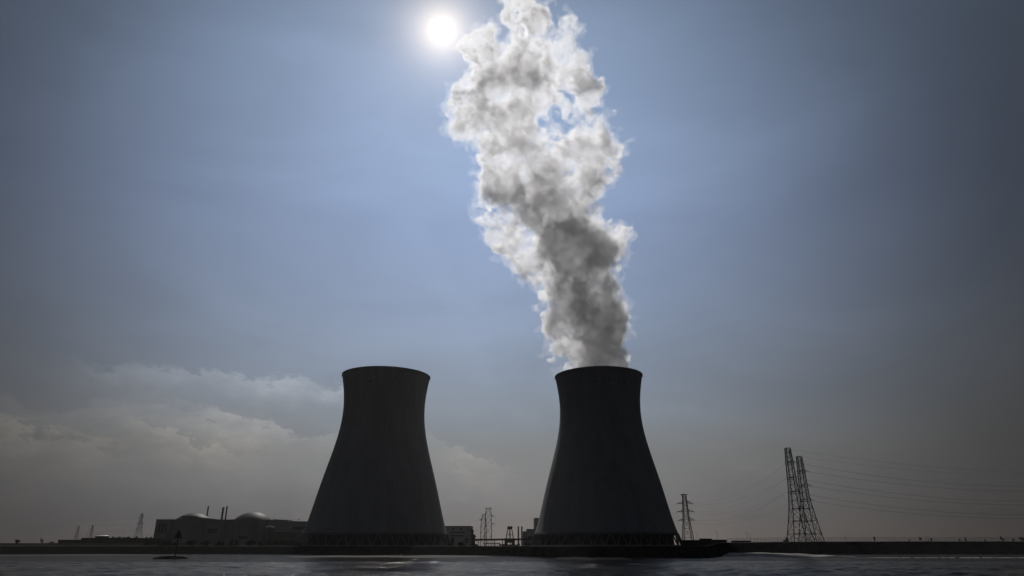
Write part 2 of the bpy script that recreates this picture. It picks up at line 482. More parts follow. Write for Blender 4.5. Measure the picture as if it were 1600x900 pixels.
def sand_fn(t, b):
    co = t.n('ShaderNodeTexCoord').outputs['Object']
    n = t.noise(t.mapping(co, scale=(.3, 1, 1)), 0.12, 7, 0.7)
    t.l(t.mix(t.rng(n, .4, .62), (0.03, 0.029, 0.026, 1), (0.20, 0.195, 0.18, 1)), b.inputs['Base Color'])
    b.inputs['Roughness'].default_value = .8; b.inputs['Specular IOR Level'].default_value = .2
bank('sandbar', mat('wet_sand', None, 0.5, sand_fn), 1050, 1262, 864.6, 871.4, 1.1, 3, tilt=-10)
def foam():
    mb = MB(); rr = random.Random(8)
    for k in range(900):
        u = rr.random() ** .8
        px = 1150 + 85 * u if k < 640 else 1232 + 380 * rr.random()
        py = (864.8 + 5.6 * u + rr.gauss(0, .8)) if k < 640 else 871.3 + rr.gauss(0, .12)
        D = EYE * 1216 / (py - 854); X = (px - 800) / 1216 * D * 1.065
        a, b2 = rr.uniform(.5, 2.2), rr.uniform(.3, 1.0); n = 7; z0 = 1.0 * max(0, 1 - u) * .6 + .12
        if k >= 640: z0 = .05; b2 *= .5
        vs = [(X, D, z0 + .16)] + [(X + a * math.cos(q) * rr.uniform(.6, 1.1), D + b2 * 2 * math.sin(q) * rr.uniform(.6, 1.1), z0 - .1) for q in [2 * math.pi * i / n for i in range(n)]]
        mb.add(vs, [(0, 1 + i, 1 + (i + 1) % n) for i in range(n)])
    return tag(mb.build('foam', mat('foam_white', (0.30, 0.30, 0.30), .8, spec=0)), kind='stuff')
foam()

# ------------------------------------------------------------------ cooling towers
HW = [(588.5, 67.0), (594, 66.6), (600, 65.8), (609, 64.6), (620, 63.2), (638, 62.0), (650, 62.3), (661, 63.6), (675, 66.4), (689, 69.8), (711, 75.4), (730, 80.6), (752, 86.6), (777, 93.6), (808, 102.8), (836, 111.6)]
def profile(D):
    zs = np.array([at(800, y, D).z for y, _ in HW]); rs = np.array([hw * msc(y, D) for y, hw in HW])
    o = np.argsort(zs); zs, rs = zs[o], rs[o]
    p = np.polyfit(zs - zs[0], rs, 5)
    z = np.linspace(zs[0], zs[-1], 64)
    return [(float(np.polyval(p, q - zs[0])), float(q)) for q in z]
def cooling_tower(px_top, px_base, D, label, rods):
    pt, pb = at(px_top, 588, D), at(px_base, 836, D)
    t = empty('cooling_tower', ((pt.x + pb.x) / 2, D, 5.0), label, 'cooling tower', 'twin cooling towers')
    pr = profile(D)
    out = [(r, z - 5) for r, z in pr]
    # lip at the top
    rt, zt = out[-1]
    body = out[:-1] + [(rt, zt - .4)]
    inner = [(r - (1.1 if i < 6 else .55), z) for i, (r, z) in enumerate(body)][::-1]
    m = MB(); m.lathe(body + inner, 192, closed=True); sh = m.build('shell', M_CONC, t, smooth=True)
    m = MB(); m.lathe([(rt + .12, zt - 1.6), (rt + .45, zt - 1.2), (rt + .5, zt), (rt - 1.3, zt), (rt - 1.3, zt - .4), (rt + .05, zt - .4)], 192, closed=True)
    m.build('rim', M_CONC, t)
    r0, z0 = out[0]
    # ring beam, raking columns in V pairs, basin, cooling fill behind them
    m = MB(); m.lathe([(r0 + .15, z0 - .6), (r0 + .35, z0 + .9), (r0 - .3, z0 + 1.2), (r0 - 1.5, z0 + .9), (r0 - 1.5, z0 - .6)], 144, closed=True); m.build('ring_beam', M_LEG, t)
    n = 44
    rg = r0 + 3.4
    for k in range(n):
        a0 = 2 * math.pi * k / n
        for sgn in (-1, 1):
            m = MB(); a1 = a0 + sgn * math.pi / n * .86
            m.bar((rg * math.cos(a0 + sgn * .006), rg * math.sin(a0 + sgn * .006), .6), (r0 * math.cos(a1), r0 * math.sin(a1), z0 - .4), .55, .5, 6)
            m.build('column', M_LEG, t)
    m = MB(); m.lathe([(rg + 1.6, 0), (rg + 1.6, 1.4), (rg + 1.1, 1.4), (rg + .9, .5), (rg - 2, .5), (rg - 2, 0)], 144, closed=True); m.build('basin_wall', M_LEG, t)
    m = MB(); m.lathe([(r0 - 6, .4), (r0 - 6, z0 + 1.5)], 96); m.build('cooling_fill', M_DARK, t)
    for deg in rods:
        a = R(deg); m = MB(); x, y = (rt + .1) * math.cos(a), (rt + .1) * math.sin(a)
        m.bar((x, y, zt), (x, y, zt + 2.6), .14, .08); m.build('lightning_rod', M_STEEL, t)
    for deg in (-100, -62):
        a = R(deg); m = MB(); r1, z1 = out[-7]; x, y = (r1 + .5) * math.cos(a), (r1 + .5) * math.sin(a)
        m.box((x - .7, y - .5, z1 - .5), (x + .7, y + .5, z1 + .4)); m.bar((x, y, z1 + .4), (x, y, z1 + 1.1), .3, .2, 8); m.build('warning_lamp', M_BLACK, t)
    return t
DL, DR = 700.0, 690.0
cooling_tower(603.2, 588.5, DL, 'idle concrete cooling tower without steam, between the domed building and the small gantry', (-165, -95, -35))
tr = cooling_tower(934.3, 947.0, DR, 'concrete cooling tower with white steam pouring from its mouth', (-150, -42))
TX = tr.location.x; RIMZ = profile(DR)[-1][1]; MOUTH = profile(DR)[-1][0]

# ------------------------------------------------------------------ steam plume
DT = 690.0                                     # distance of the steaming tower
def steam():
    rows = [  # y px, left px, right px, half depth m
        (612, 885, 972, 36), (585, 870, 980, 36), (560, 868, 977, 35), (540, 866, 973, 34), (515, 857, 976, 34), (490, 850, 972, 34), (460, 836, 954, 35),
        (440, 828, 945, 34), (420, 814, 952, 32), (400, 798, 968, 30), (380, 782, 974, 28), (360, 762, 960, 26), (345, 752, 930, 24),
        (325, 757, 908, 23), (305, 757, 930, 21), (280, 757, 957, 17), (260, 756, 961, 17), (240, 745, 962, 17), (220, 730, 945, 17),
        (200, 708, 930, 19), (180, 706, 942, 19), (160, 709, 950, 19), (140, 712, 950, 19), (120, 711, 943, 18), (100, 712, 925, 17),
        (80, 716, 900, 16), (60, 742, 896, 14), (40, 778, 890, 13), (20, 785, 862, 11), (0, 780, 850, 9), (-25, 772, 838, 8), (-60, 765, 825, 6)]
    z, xl, xr, th = [], [], [], []
    for y, a, b, t in rows:
        A, B = at(a, y, DT), at(b, y, DT)
        z.append(A.z); xl.append(A.x); xr.append(B.x); th.append(t)
    o = np.argsort(z); z, xl, xr, th = (np.array(v)[o] for v in (z, xl, xr, th))
    h = 1.55
    x0, x1 = min(xl) - 45, max(xr) + 45
    X = np.arange(x0, x1, h); Y = np.arange(DT - 85, DT + 85, h); Z = np.arange(z[0] - 4, z[-1] + 8, h)
    g = lambda t: np.interp(Z, z, t)[None, None, :]
    L, Rr, T = g(xl), g(xr), g(th)
    cx, wd = (L + Rr) / 2, (Rr - L) / 2
    cy = DT
    Xg, Yg, Zg = X[:, None, None], Y[None, :, None], Z[None, None, :]
    lowz = np.clip((400 - Z) / 80, 0, 1)[None, None, :]
    s_ = np.clip((Xg - L) / (2 * wd), 0, 1); T = T * (1 - lowz * ((0.64 - 0.34 * np.clip((Z - 235) / 45, 0, 1)[None, None, :]) * (1 - np.clip((s_ - .22) / .34, 0, 1) ** 1.2)))
    q = (np.abs((Xg - cx) / wd) ** 2.4 + np.abs((Yg - cy) / T) ** 2.0) ** (1 / 2.2)
    F = ((q - 1) * np.minimum(wd, np.broadcast_to(T, (len(X), 1, len(Z))))).astype(np.float32)
    hf = np.clip((Z - z[0]) / 120, 0.0, 1)[None, None, :] ** 0.7
    hi = np.clip((Z - 330) / 140, 0, 1)[None, None, :]
    def bil(cell, seed): return 1 - np.abs(value_noise(X, Y, Z, cell, seed) * 2 - 1) * 1.6
    F -= 2.5 + 3 * hi
    for cell, amp, lo, seed in ((52, 44, .35, 1), (27, 30, .4, 2), (14, 17, .6, 3), (7.5, 11, .75, 4), (4.2, 7.5, .9, 5), (2.8, 4.5, .9, 6)):
        k = (value_noise(X, Y, Z, cell, seed) - 0.5)
        F += k * (amp * (lo * np.maximum(hf, .35) + (1 - lo) * hf * (.35 + .75 * hi)) * 1.25)
    for cell, amp, seed in ((17, 7, 11), (9, 5, 12), (5, 3, 13)):
        F += (np.abs(value_noise(X, Y, Z, cell, seed) * 2 - 1) - .3) * amp * (1 + .6 * hi)
    def ball(px, py, r, dy, rx=1.0, ry=1.0, rz=1.0, add=True, k=6.0):
        nonlocal F
        c = at(px, py, DT + dy); s = msc(py, DT) * r
        d = (np.sqrt(((Xg - c.x) / rx) ** 2 + ((Yg - c.y) / ry) ** 2 + ((Zg - c.z) / rz) ** 2) - s)
        d = d + (value_noise(X, Y, Z, 9, 40 + int(px)) - 0.5) * 11 + (value_noise(X, Y, Z, 4.5, 41 + int(px)) - 0.5) * 5
        F = np.minimum(F, d) if add else np.maximum(F, -d)
    for a in STEAM_PUFFS: ball(*a)
    for a in STEAM_GAPS: ball(*a, add=False)
    # the upper plume thins out into a ragged sheet
    slab = np.abs(Yg - (cy + (value_noise(X, Y, Z, 60, 21) - .5) * 50 * hi)) - (T * (1.25 + 1.6 * (1 - np.clip(hi * 1.5, 0, 1)) + 0.9 * (value_noise(X, Y, Z, 26, 22) - .5)))
    F = np.maximum(F, slab)
    out = np.maximum(L - 5 - Xg, Xg - Rr - 5) + (value_noise(X, Y, Z, 16, 23) - .5) * 16 + (value_noise(X, Y, Z, 7, 24) - .5) * 8 + (value_noise(X, Y, Z, 3.6, 25) - .5) * 4
    F = np.maximum(F, out)
    for a in STEAM_PUFFS[-2:] + STEAM_PUFFS[:4] + STEAM_PUFFS[6:12]: ball(*a)
    # drop tiny islands is left to nature; close the ends
    F[0] = F[-1] = 5; F[:, 0] = F[:, -1] = 5; F[:, :, 0] = F[:, :, -1] = 5
    # keep inside the tower mouth below the rim
    zr = RIMZ + 1
    inr = (np.sqrt((Xg - TX) ** 2 + (Yg - DT) ** 2) - (MOUTH - 2.0))
    F = np.where(Zg < zr, np.maximum(F, inr), F)
    V, Q = surface_net(F, np.array([X[0], Y[0], Z[0]]), h)
    # thin vapour round the dense steam
    Fw = F - 2.6 * (0.6 + hf) + (value_noise(X, Y, Z, 9, 51) - .42) * 15 * (.5 + .5 * hf) + (value_noise(X, Y, Z, 4.5, 52) - .5) * 8
    Fw[0] = Fw[-1] = 5; Fw[:, 0] = Fw[:, -1] = 5; Fw[:, :, 0] = Fw[:, :, -1] = 5
    Fw = np.where(Zg < zr + 1, np.maximum(Fw, inr - .5), Fw)
    V2, Q2 = surface_net(Fw, np.array([X[0], Y[0], Z[0]]), h)
    return np_mesh('steam_plume', V, Q), np_mesh('vapour', V2, Q2)
STEAM_PUFFS = [(952, 388, 22, 0), (966, 372, 14, 4), (792, 372, 27, -5, 1.1, .8), (826, 408, 24, 5, 1.1, .8), (920, 150, 22, 0, 1, .8, 1.2), (930, 250, 22, 0, 1, .8, 1), (975, 366, 10, 5, 1.2), (966, 424, 8, 0), (952, 424, 8, 0), (857, 562, 6, 0), (868, 545, 9, 0), (970, 510, 9, -5), (955, 470, 12, 0),
               (745, 65, 20, 0), (811, 190, 17, -6, 0.85, 4.2, 1.4), (905, 400, 40, -18), (835, 30, 26, 5)]
STEAM_GAPS = [(868, 178, 15, 0, 1, 5, 1.2), (890, 194, 18, 0, 1.3, 5, 1), (920, 206, 13, 0, 1.3, 5, .8), (818, 282, 11, 0, .8, 5, 1.7), (889, 268, 11, 0, 1, 5, 1), (895, 304, 12, 0, 1.6, 5, .9), (788, 62, 19, 0, .9, 5, 1.9), (862, 62, 9, 0, 1.6, 5, .8), (770, 28, 12, 0, 1, 5, 1.5), (784, 90, 12, 0, 1.8, 5, .6), (738, 232, 14, 0, 1, 5, 1.5), (735, 150, 6, 0, 1.6, 5, .7), (935, 170, 8, 0, 1, 5, 1), (950, 272, 8, 0, 1, 5, 1.5), (845, 40, 8, 0, 1, 5, 1.4)]
sm = bpy.data.materials.new('steam'); sm.use_nodes = True
st = NT(sm.node_tree); sm.node_tree.nodes.clear()
so = st.n('ShaderNodeOutputMaterial')
pv = st.n('ShaderNodeVolumePrincipled')
pv.inputs['Color'].default_value = (0.994, 0.994, 0.996, 1)
sco = st.n('ShaderNodeTexCoord').outputs['Object']
big = st.noise(sco, 1 / 26, 2, 0.5, 0.6)
fine = st.noise(sco, 1 / 8, 3, 0.62, 0.8)
ssp = st.n('ShaderNodeSeparateXYZ'); st.l(sco, ssp.inputs[0])
aged = st.rng(ssp.outputs[2], 250.0, 430.0, 1.0, 0.60)      # the steam thins as it rises and mixes
st.l(st.m('MULTIPLY', st.m('MULTIPLY', st.rng(fine, 0.42, 0.60, 0.40, 1.8), aged), st.rng(big, 0.36, 0.64, 0.030, 0.115)), pv.inputs['Density'])
sm.cycles.volume_step_rate = 0.19
pv.inputs['Anisotropy'].default_value = 0.52
st.l(pv.outputs[0], so.inputs['Volume'])
# the droplets at the very edge of each billow catch the light
d_, t_, tr_ = st.n('ShaderNodeBsdfDiffuse'), st.n('ShaderNodeBsdfTranslucent'), st.n('ShaderNodeBsdfTransparent')
d_.inputs[0].default_value = t_.inputs[0].default_value = (.9, .9, .9, 1)
mx, mx2 = st.n('ShaderNodeMixShader'), st.n('ShaderNodeMixShader')
mx.inputs[0].default_value = .6; st.l(d_.outputs[0], mx.inputs[1]); st.l(t_.outputs[0], mx.inputs[2])
mx2.inputs[0].default_value = .02; st.l(tr_.outputs[0], mx2.inputs[1]); st.l(mx.outputs[0], mx2.inputs[2]); st.l(mx2.outputs[0], so.inputs['Surface'])
body_me, vap_me = steam()
steam_o = tag(link('steam_plume', body_me, sm), 'white steam plume billowing out of the cooling tower beside the lattice pylons', 'steam')
vm = bpy.data.materials.new('vapour'); vm.use_nodes = True; vt = NT(vm.node_tree); vm.node_tree.nodes.clear()
vv = vt.n('ShaderNodeVolumePrincipled'); vv.inputs['Color'].default_value = (0.994, 0.994, 0.996, 1); vv.inputs['Density'].default_value = 0.012; vv.inputs['Anisotropy'].default_value = 0.5
vt.l(vv.outputs[0], vt.n('ShaderNodeOutputMaterial').inputs['Volume'])
link('vapour', vap_me, vm, steam_o)

haze_m = bpy.data.materials.new('haze'); haze_m.use_nodes = True; ht = NT(haze_m.node_tree); haze_m.node_tree.nodes.clear()
hv = ht.n('ShaderNodeVolumePrincipled'); hv.inputs['Color'].default_value = (1, 0.97, 0.95, 1); hv.inputs['Density'].default_value = 0.000024; hv.inputs['Anisotropy'].default_value = 0.3
ht.l(hv.outputs[0], ht.n('ShaderNodeOutputMaterial').inputs['Volume'])
b_ = MB(); b_.box((-5000, -700, -3), (5000, 2700, 760)); tag(b_.build('haze', haze_m), kind='stuff')

# ------------------------------------------------------------------ reactor site, far bank left of the towers
def dome(prof_r, h, n=40, k=9):
    Rr = (prof_r ** 2 + h ** 2) / (2 * h); out = []
    for i in range(k + 1):
        a = math.asin(prof_r / Rr) * (1 - i / k)
        out.append((max(Rr * math.sin(a), .02), Rr * math.cos(a) - (Rr - h)))
    return out
DB = 950.0
def span(x0, x1, D, y=840): return at(x0, y, D).x, at(x1, y, D).x
def ztop(y, D): return at(800, y, D).z - 5.0
def box_part(t, name, x0, x1, ytop, D, m, depth=40, z0=0.0, ybot=None):
    """block between photo columns, its front face at distance D, relative to the thing t (base at z 5)"""
    a, b = span(x0, x1, D); mb = MB()
    zb = z0 if ybot is None else ztop(ybot, D)
    mb.box((a - t.location.x, D - t.location.y, zb), (b - t.location.x, D + depth - t.location.y, ztop(ytop, D)))
    return mb.build(name, m, t)
def windows(t, x0, x1, y0, y1, D, nx, ny, m, name='window', gap=.25):
    a, b = span(x0, x1, D); za, zb = ztop(y1, D), ztop(y0, D)
    for i in range(nx):
        for j in range(ny):
            wx, wz = (b - a) / nx, (zb - za) / ny
            mb = MB(); mb.box((a + wx * (i + gap) - t.location.x, D - .12 - t.location.y, za + wz * (j + gap)), (a + wx * (i + 1) - t.location.x, D + .1 - t.location.y, za + wz * (j + 1)))
            mb.build(name, m, t)
def roof_clutter(t, x0, x1, ytop, D, n, seed):
    r = random.Random(seed); a, b = span(x0, x1, D); z = ztop(ytop, D)
    for i in range(n):
        x = a + (b - a) * r.random() - t.location.x; mb = MB(); w_, h_ = r.uniform(.8, 2.4), r.uniform(.7, 1.8)
        mb.box((x, D + 4 - t.location.y, z), (x + w_, D + 6 - t.location.y, z + h_)); mb.build('roof_vent', M_CLAD, t)
def rail(t, x0, x1, ytop, D, name='handrail'):
    a, b = span(x0, x1, D); z = ztop(ytop, D); mb = MB(); ox, oy = t.location.x, t.location.y
    mb.bar((a - ox, D + .3 - oy, z + 1.1), (b - ox, D + .3 - oy, z + 1.1), .07); mb.bar((a - ox, D + .3 - oy, z + .6), (b - ox, D + .3 - oy, z + .6), .05)
    k = int((b - a) / 2.4)
    for i in range(k + 1):
        x = a + (b - a) * i / max(k, 1) - ox; mb.bar((x, D + .3 - oy, z), (x, D + .3 - oy, z + 1.1), .06)
    return mb.build(name, M_STEEL, t)

def containment(px, half, ywall, ydome, dhalf, D, label, extra=None):
    c = at(px, 840, D); t = empty('reactor_building', (c.x, D + half * msc(830, D), 5), label, 'reactor building', 'domed reactor buildings')
    r = half * msc(830, D); zt = ztop(ywall, D)
    mb = MB(); mb.lathe([(r, 0), (r, zt - 1.2), (r + .6, zt - 1.2), (r + .6, zt), (r - 1.2, zt), (r - 1.2, zt - .6), (.1, zt - .6)], 72); mb.build('wall', M_WALL, t, smooth=False)
    rd = dhalf * msc(805, D); hd = ztop(ydome, D) * 1.0 - zt
    mb = MB(); mb.lathe([(q, z + zt - .5) for q, z in dome(rd, hd * 1.12 + .5)], 64); mb.build('dome', M_DOME, t, smooth=True)
    for k in range(10):
        a = 2 * math.pi * (k + .3) / 10; mb = MB(); x, y = r * math.cos(a), r * math.sin(a)
        mb.bar((x * 1.012, y * 1.012, 0), (x * 1.012, y * 1.012, zt - 1.2), .8); mb.build('buttress', M_WALL, t)
    return t
c1 = containment(280, 42, 811.5, 801.0, 29, DB, 'domed reactor building standing apart from the towers, with a roof block beside its dome')
box_part(c1, 'roof_block', 278, 297, 806, DB + 6, M_WALL, 18, ybot=812)
box_part(c1, 'stair_tower', 239.5, 262, 811.3, DB - 2, M_WALL, 60)
mb = MB(); a = at(298, 806.6, DB + 10); b = at(342, 811.5, DB + 10)
mb.add([(a.x - c1.location.x, -30, ztop(812, DB)), (b.x - c1.location.x, -30, ztop(812, DB)), (b.x - c1.location.x, -30, b.z - 5), (a.x - c1.location.x, -30, a.z - 5),
        (a.x - c1.location.x, 5, ztop(812, DB)), (b.x - c1.location.x, 5, ztop(812, DB)), (b.x - c1.location.x, 5, b.z - 5), (a.x - c1.location.x, 5, a.z - 5)],
       [(0, 1, 2, 3), (7, 6, 5, 4), (0, 4, 5, 1), (1, 5, 6, 2), (2, 6, 7, 3), (3, 7, 4, 0)])
mb.build('sloping_roof', M_WALL, c1)
rail(c1, 258, 276, 811.5, DB); rail(c1, 302, 322, 807.5, DB + 4)
windows(c1, 243, 258, 818, 838, DB - 2, 3, 1, M_DARK, 'louvre')
c2 = containment(378, 39, 811.3, 799.6, 30, DB - 12, 'domed reactor building with the taller bare dome, between the chimneys and the ribbed silo')
rail(c2, 345, 352, 811.3, DB - 12)
windows(c2, 372, 386, 838, 843, DB - 13, 3, 1, M_DARK, 'louvre')
t = empty('auxiliary_building', (at(335, 840, DB + 8).x, DB + 8, 5), 'flat-roofed plant building filling the gap between the two domed reactor buildings', 'building')
box_part(t, 'wall', 318, 350, 812.2, DB + 8, M_WALL, 40); box_part(t, 'parapet', 317.8, 350.2, 811.7, DB + 7.7, M_BRICK, 40.6, ybot=812.5); windows(t, 322, 338, 826, 836, DB + 8, 5, 1, M_DARK)
t = empty('turbine_hall', (at(452, 840, DB - 30).x, DB - 30, 5), 'long pale clad turbine hall running behind the foot of the idle tower', 'building')
box_part(t, 'wall', 413, 446, 812.6, DB - 30, M_CLAD, 60); box_part(t, 'hall', 446, 500, 814.5, DB - 32, M_CLAD, 62)
box_part(t, 'plinth', 412.6, 500.4, 838, DB - 33, M_WALL, 4)
box_part(t, 'gutter', 412.8, 446.2, 812.2, DB - 30.4, M_BRICK, 1.5, ybot=812.9)
roof_clutter(t, 414, 470, 812.8, DB - 30, 6, 3); rail(t, 420, 445, 812.2, DB - 30)
windows(t, 455, 496, 823, 829, DB - 32, 10, 1, M_DARK)
t = empty('ribbed_silo', (at(420, 840, DB - 50).x, DB - 50, 5), 'dark round-topped silo against the pale turbine hall', 'silo')
mb = MB(); rr = 8 * msc(830, DB - 50); zt = ztop(824.5, DB - 50)
mb.lathe([(rr, 0), (rr, zt)] + [(q, z + zt) for q, z in dome(rr, rr * .38)], 40); mb.build('shell', M_BRICK, t, smooth=False)
for k in range(14):
    mb = MB(); a = 2 * math.pi * k / 14; mb.bar((rr * math.cos(a) * 1.01, rr * math.sin(a) * 1.01, 0), (rr * math.cos(a) * 1.01, rr * math.sin(a) * 1.01, zt), .22); mb.build('rib', M_BRICK, t)
t = empty('pump_house', (at(445, 840, DB - 60).x, DB - 60, 5), 'low dark pump house beside the round-topped silo', 'building')
box_part(t, 'wall', 429, 462, 832, DB - 60, M_BRICK, 14); box_part(t, 'roof', 428.5, 462.5, 831.2, DB - 60.5, M_DARK, 15, ybot=832.1); windows(t, 431, 460, 836, 840, DB - 60, 7, 1, M_DARK)

def chimney(px, ytop, D, rpx, label, rings=0, z0=0):
    c = at(px, 845, D); t = empty('chimney', (c.x, D, 5), label, 'chimney', 'vent chimneys')
    # stand the top exactly over the base
    zt = ztop(ytop, D); r = rpx * msc(820, D)
    mb = MB(); mb.lathe([(r * 1.15, z0), (r, zt - .5), (r * 1.12, zt - .5), (r * 1.12, zt), (r * .75, zt), (r * .7, zt - 3)], 20); mb.build('flue', M_BRICK, t)
    for k in range(rings):
        z = zt - 2 - k * (zt * .13); mb = MB(); mb.lathe([(r, z), (r * 1.9, z), (r * 1.9, z + .7), (r, z + .7)], 20); mb.build('gallery', M_STEEL, t)
    mb = MB(); mb.bar((r + .3, -.3, z0), (r + .3, -.3, zt), .12); mb.build('ladder', M_STEEL, t)
    return t
chimney(317.5, 791, DB + 60, .95, 'slim chimney standing by itself between the two domes')
chimney(341.5, 792.5, DB + 60, 1.3, 'chimney with ringed galleries close by the taller dome', rings=3)
chimney(347.2, 791, DB + 66, .95, 'plain slim chimney paired with the ringed one')
chimney(809.8, 822.5, 800, .95, 'stubby chimney nearer the small gantry, between the two cooling towers')
chimney(815.3, 822.5, 806, .95, 'stubby chimney nearer the stepped blocks, between the two cooling towers')

# low buildings at the far end
DW = 720.0
t = empty('low_building', (at(110, 845, DW).x, DW, 5), 'lowest plain shed at the outer end of the row of low buildings', 'building'); box_part(t, 'wall', 92, 127, 844, DW, M_BRICK, 20); box_part(t, 'roof', 91.6, 127.2, 843.4, DW - .5, M_DARK, 21, ybot=844.1)
t = empty('low_building', (at(136, 845, DW).x, DW, 5), 'shed with a thin mast in front of the round tank', 'building'); box_part(t, 'wall', 127.2, 144, 841, DW + 1, M_BRICK, 20); box_part(t, 'roof', 127, 144.3, 840.4, DW + .5, M_DARK, 21, ybot=841.1)
mb = MB(); a = at(131.3, 841, DW); mb.bar((a.x - t.location.x, 3, ztop(841, DW)), (a.x - t.location.x, 3, ztop(834, DW)), .25, .15); mb.build('mast', M_STEEL, t)
t = empty('round_tank', (at(151.5, 845, DW).x, DW + 8, 5), 'squat round tank with a pale roof and a railing', 'tank')
rr = 9.8 * msc(840, DW); mb = MB(); mb.lathe([(rr, 0), (rr, ztop(837.5, DW))], 40); mb.build('wall', M_BRICK, t)
mb = MB(); z = ztop(837.5, DW); mb.lathe([(rr + .3, z - .1), (rr + .3, z + .15), (rr * .8, z + .8), (.05, z + 1.1)], 40); mb.build('roof', M_ROOF, t)
mb = MB(); mb.lathe([(rr, z + 1.3), (rr + .1, z + 1.3), (rr + .1, z + 1.4), (rr, z + 1.4)], 40, closed=True)
for k in range(20): a = 2 * math.pi * k / 20; mb.bar((rr * math.cos(a), rr * math.sin(a), z + .1), (rr * math.cos(a), rr * math.sin(a), z + 1.4), .09)
mb.build('handrail', M_STEEL, t)
t = empty('low_building', (at(190, 845, DW).x, DW, 5), 'long low shed running from the round tank to the domed building', 'building'); box_part(t, 'wall', 161.5, 214, 841.4, DW, M_BRICK, 24); box_part(t, 'roof', 161, 214.5, 840.6, DW - .5, M_DARK, 25, ybot=841.5); roof_clutter(t, 170, 210, 841, DW, 9, 5)
mb = MB(); a = at(166.4, 841, DW); mb.bar((a.x - t.location.x, 3, ztop(841, DW)), (a.x - t.location.x, 3, ztop(834, DW)), .25, .15); mb.build('mast', M_STEEL, t)
t = empty('low_building', (at(228, 845, DW).x, DW - 20, 5), 'low shed in two blocks close against the corner of the domed building', 'building'); box_part(t, 'wall', 216, 225.5, 840.6, DW - 20, M_BRICK, 24); box_part(t, 'extension', 227, 250, 841, DW - 19, M_BRICK, 22); roof_clutter(t, 217, 245, 841, DW - 20, 3, 6)

# ------------------------------------------------------------------ between the towers
DM = 850.0
t = empty('control_building', (at(717, 845, DM).x, DM, 5), 'boxy grey building with dark louvre bands beside the foot of the idle tower', 'building')
box_part(t, 'wall', 690, 735.8, 822.6, DM, M_CLAD, 40); box_part(t, 'parapet', 689.6, 736.1, 821.8, DM - .4, M_BRICK, 40.8, ybot=822.9)
windows(t, 703, 725, 831.4, 833, DM, 7, 1, M_DARK, 'louvre', .12); windows(t, 702.5, 724, 836.4, 838.2, DM, 7, 1, M_DARK, 'louvre', .12)
for px, py in ((707.7, 826), (720.3, 826)): windows(t, px - 1.2, px + 1.2, py - 1.2, py + 1.2, DM, 1, 1, M_DARK, 'vent', 0)
windows(t, 704.5, 709.5, 840, 850, DM, 1, 1, M_DARK, 'door', 0); windows(t, 726, 731, 841, 850, DM, 2, 2, M_DARK)
mb = MB(); a = at(706.8, 821, DM); mb.lathe([(q, z + a.z - 5.3) for q, z in dome(.8, .8, k=6)], 16); mb.build('roof_glint', M_WHITE, t, smooth=True)  # glossy white dome added on the roof to make a bright glint
for o in children(t):
    if o.name.startswith('roof_glint'): o.location = (a.x - t.location.x, 1, 0)
t = empty('annex_building', (at(737.5, 845, DM + 4).x, DM + 4, 5), 'narrow annex stepping down from the boxy grey building towards the pipe bridge', 'building')
box_part(t, 'wall', 736.3, 738.6, 827, DM + 4, M_BRICK, 18); box_part(t, 'lower_block', 738.7, 741.5, 835, DM + 4, M_BRICK, 16)
mb = MB()
a, b = at(738.2, 835.5, DM + 3), at(743.6, 838.6, DM + 3); mb.bar((a.x - t.location.x, -1, a.z - 5), (b.x - t.location.x, -1, b.z - 5), 1.1); mb.build('conveyor', M_BRICK, t)
mb = MB(); a, b = at(739.5, 841, DM + 3), at(746, 845.5, DM + 3); mb.bar((a.x - t.location.x, -1, a.z - 5), (b.x - t.location.x, -1, b.z - 5), .9); mb.build('conveyor', M_BRICK, t)
t = empty('pipe_bridge', (at(790, 845, 780).x, 780, 5), 'straight dark pipe bridge on posts crossing the gap between the cooling towers', 'pipe bridge')
a, b = at(741, 843.6, 780), at(842, 842.6, 780)
mb = MB(); mb.bar((a.x - t.location.x, 0, a.z - 5), (b.x - t.location.x, 0, b.z - 5), 1.15); mb.build('pipe', M_BRICK, t)
mb = MB(); mb.bar((a.x - t.location.x, -1.4, a.z - 5 + 1), (b.x - t.location.x, -1.4, b.z - 5 + 1), .18); mb.build('handrail', M_STEEL, t)
for k in range(8):
    x = a.x + (b.x - a.x) * (k + .5) / 8 - t.location.x; mb = MB(); mb.bar((x, 0, 0), (x, 0, a.z - 5), .4); mb.build('post', M_BRICK, t)
t = empty('pipe_rack', (at(768, 850, 740).x, 740, 5), 'low pipe rack on short legs under the pipe bridge', 'pipe rack')
a, b = at(757, 849, 740), at(781, 849, 740)
mb = MB(); mb.bar((a.x - t.location.x, 0, a.z - 5), (b.x - t.location.x, 0, a.z - 5), .55); mb.build('pipe', M_BRICK, t)
for k in range(9):
    x = a.x + (b.x - a.x) * (k + .1) / 8.5 - t.location.x; mb = MB(); mb.bar((x, 0, 0), (x, 0, a.z - 5), .22); mb.build('leg', M_BRICK, t)
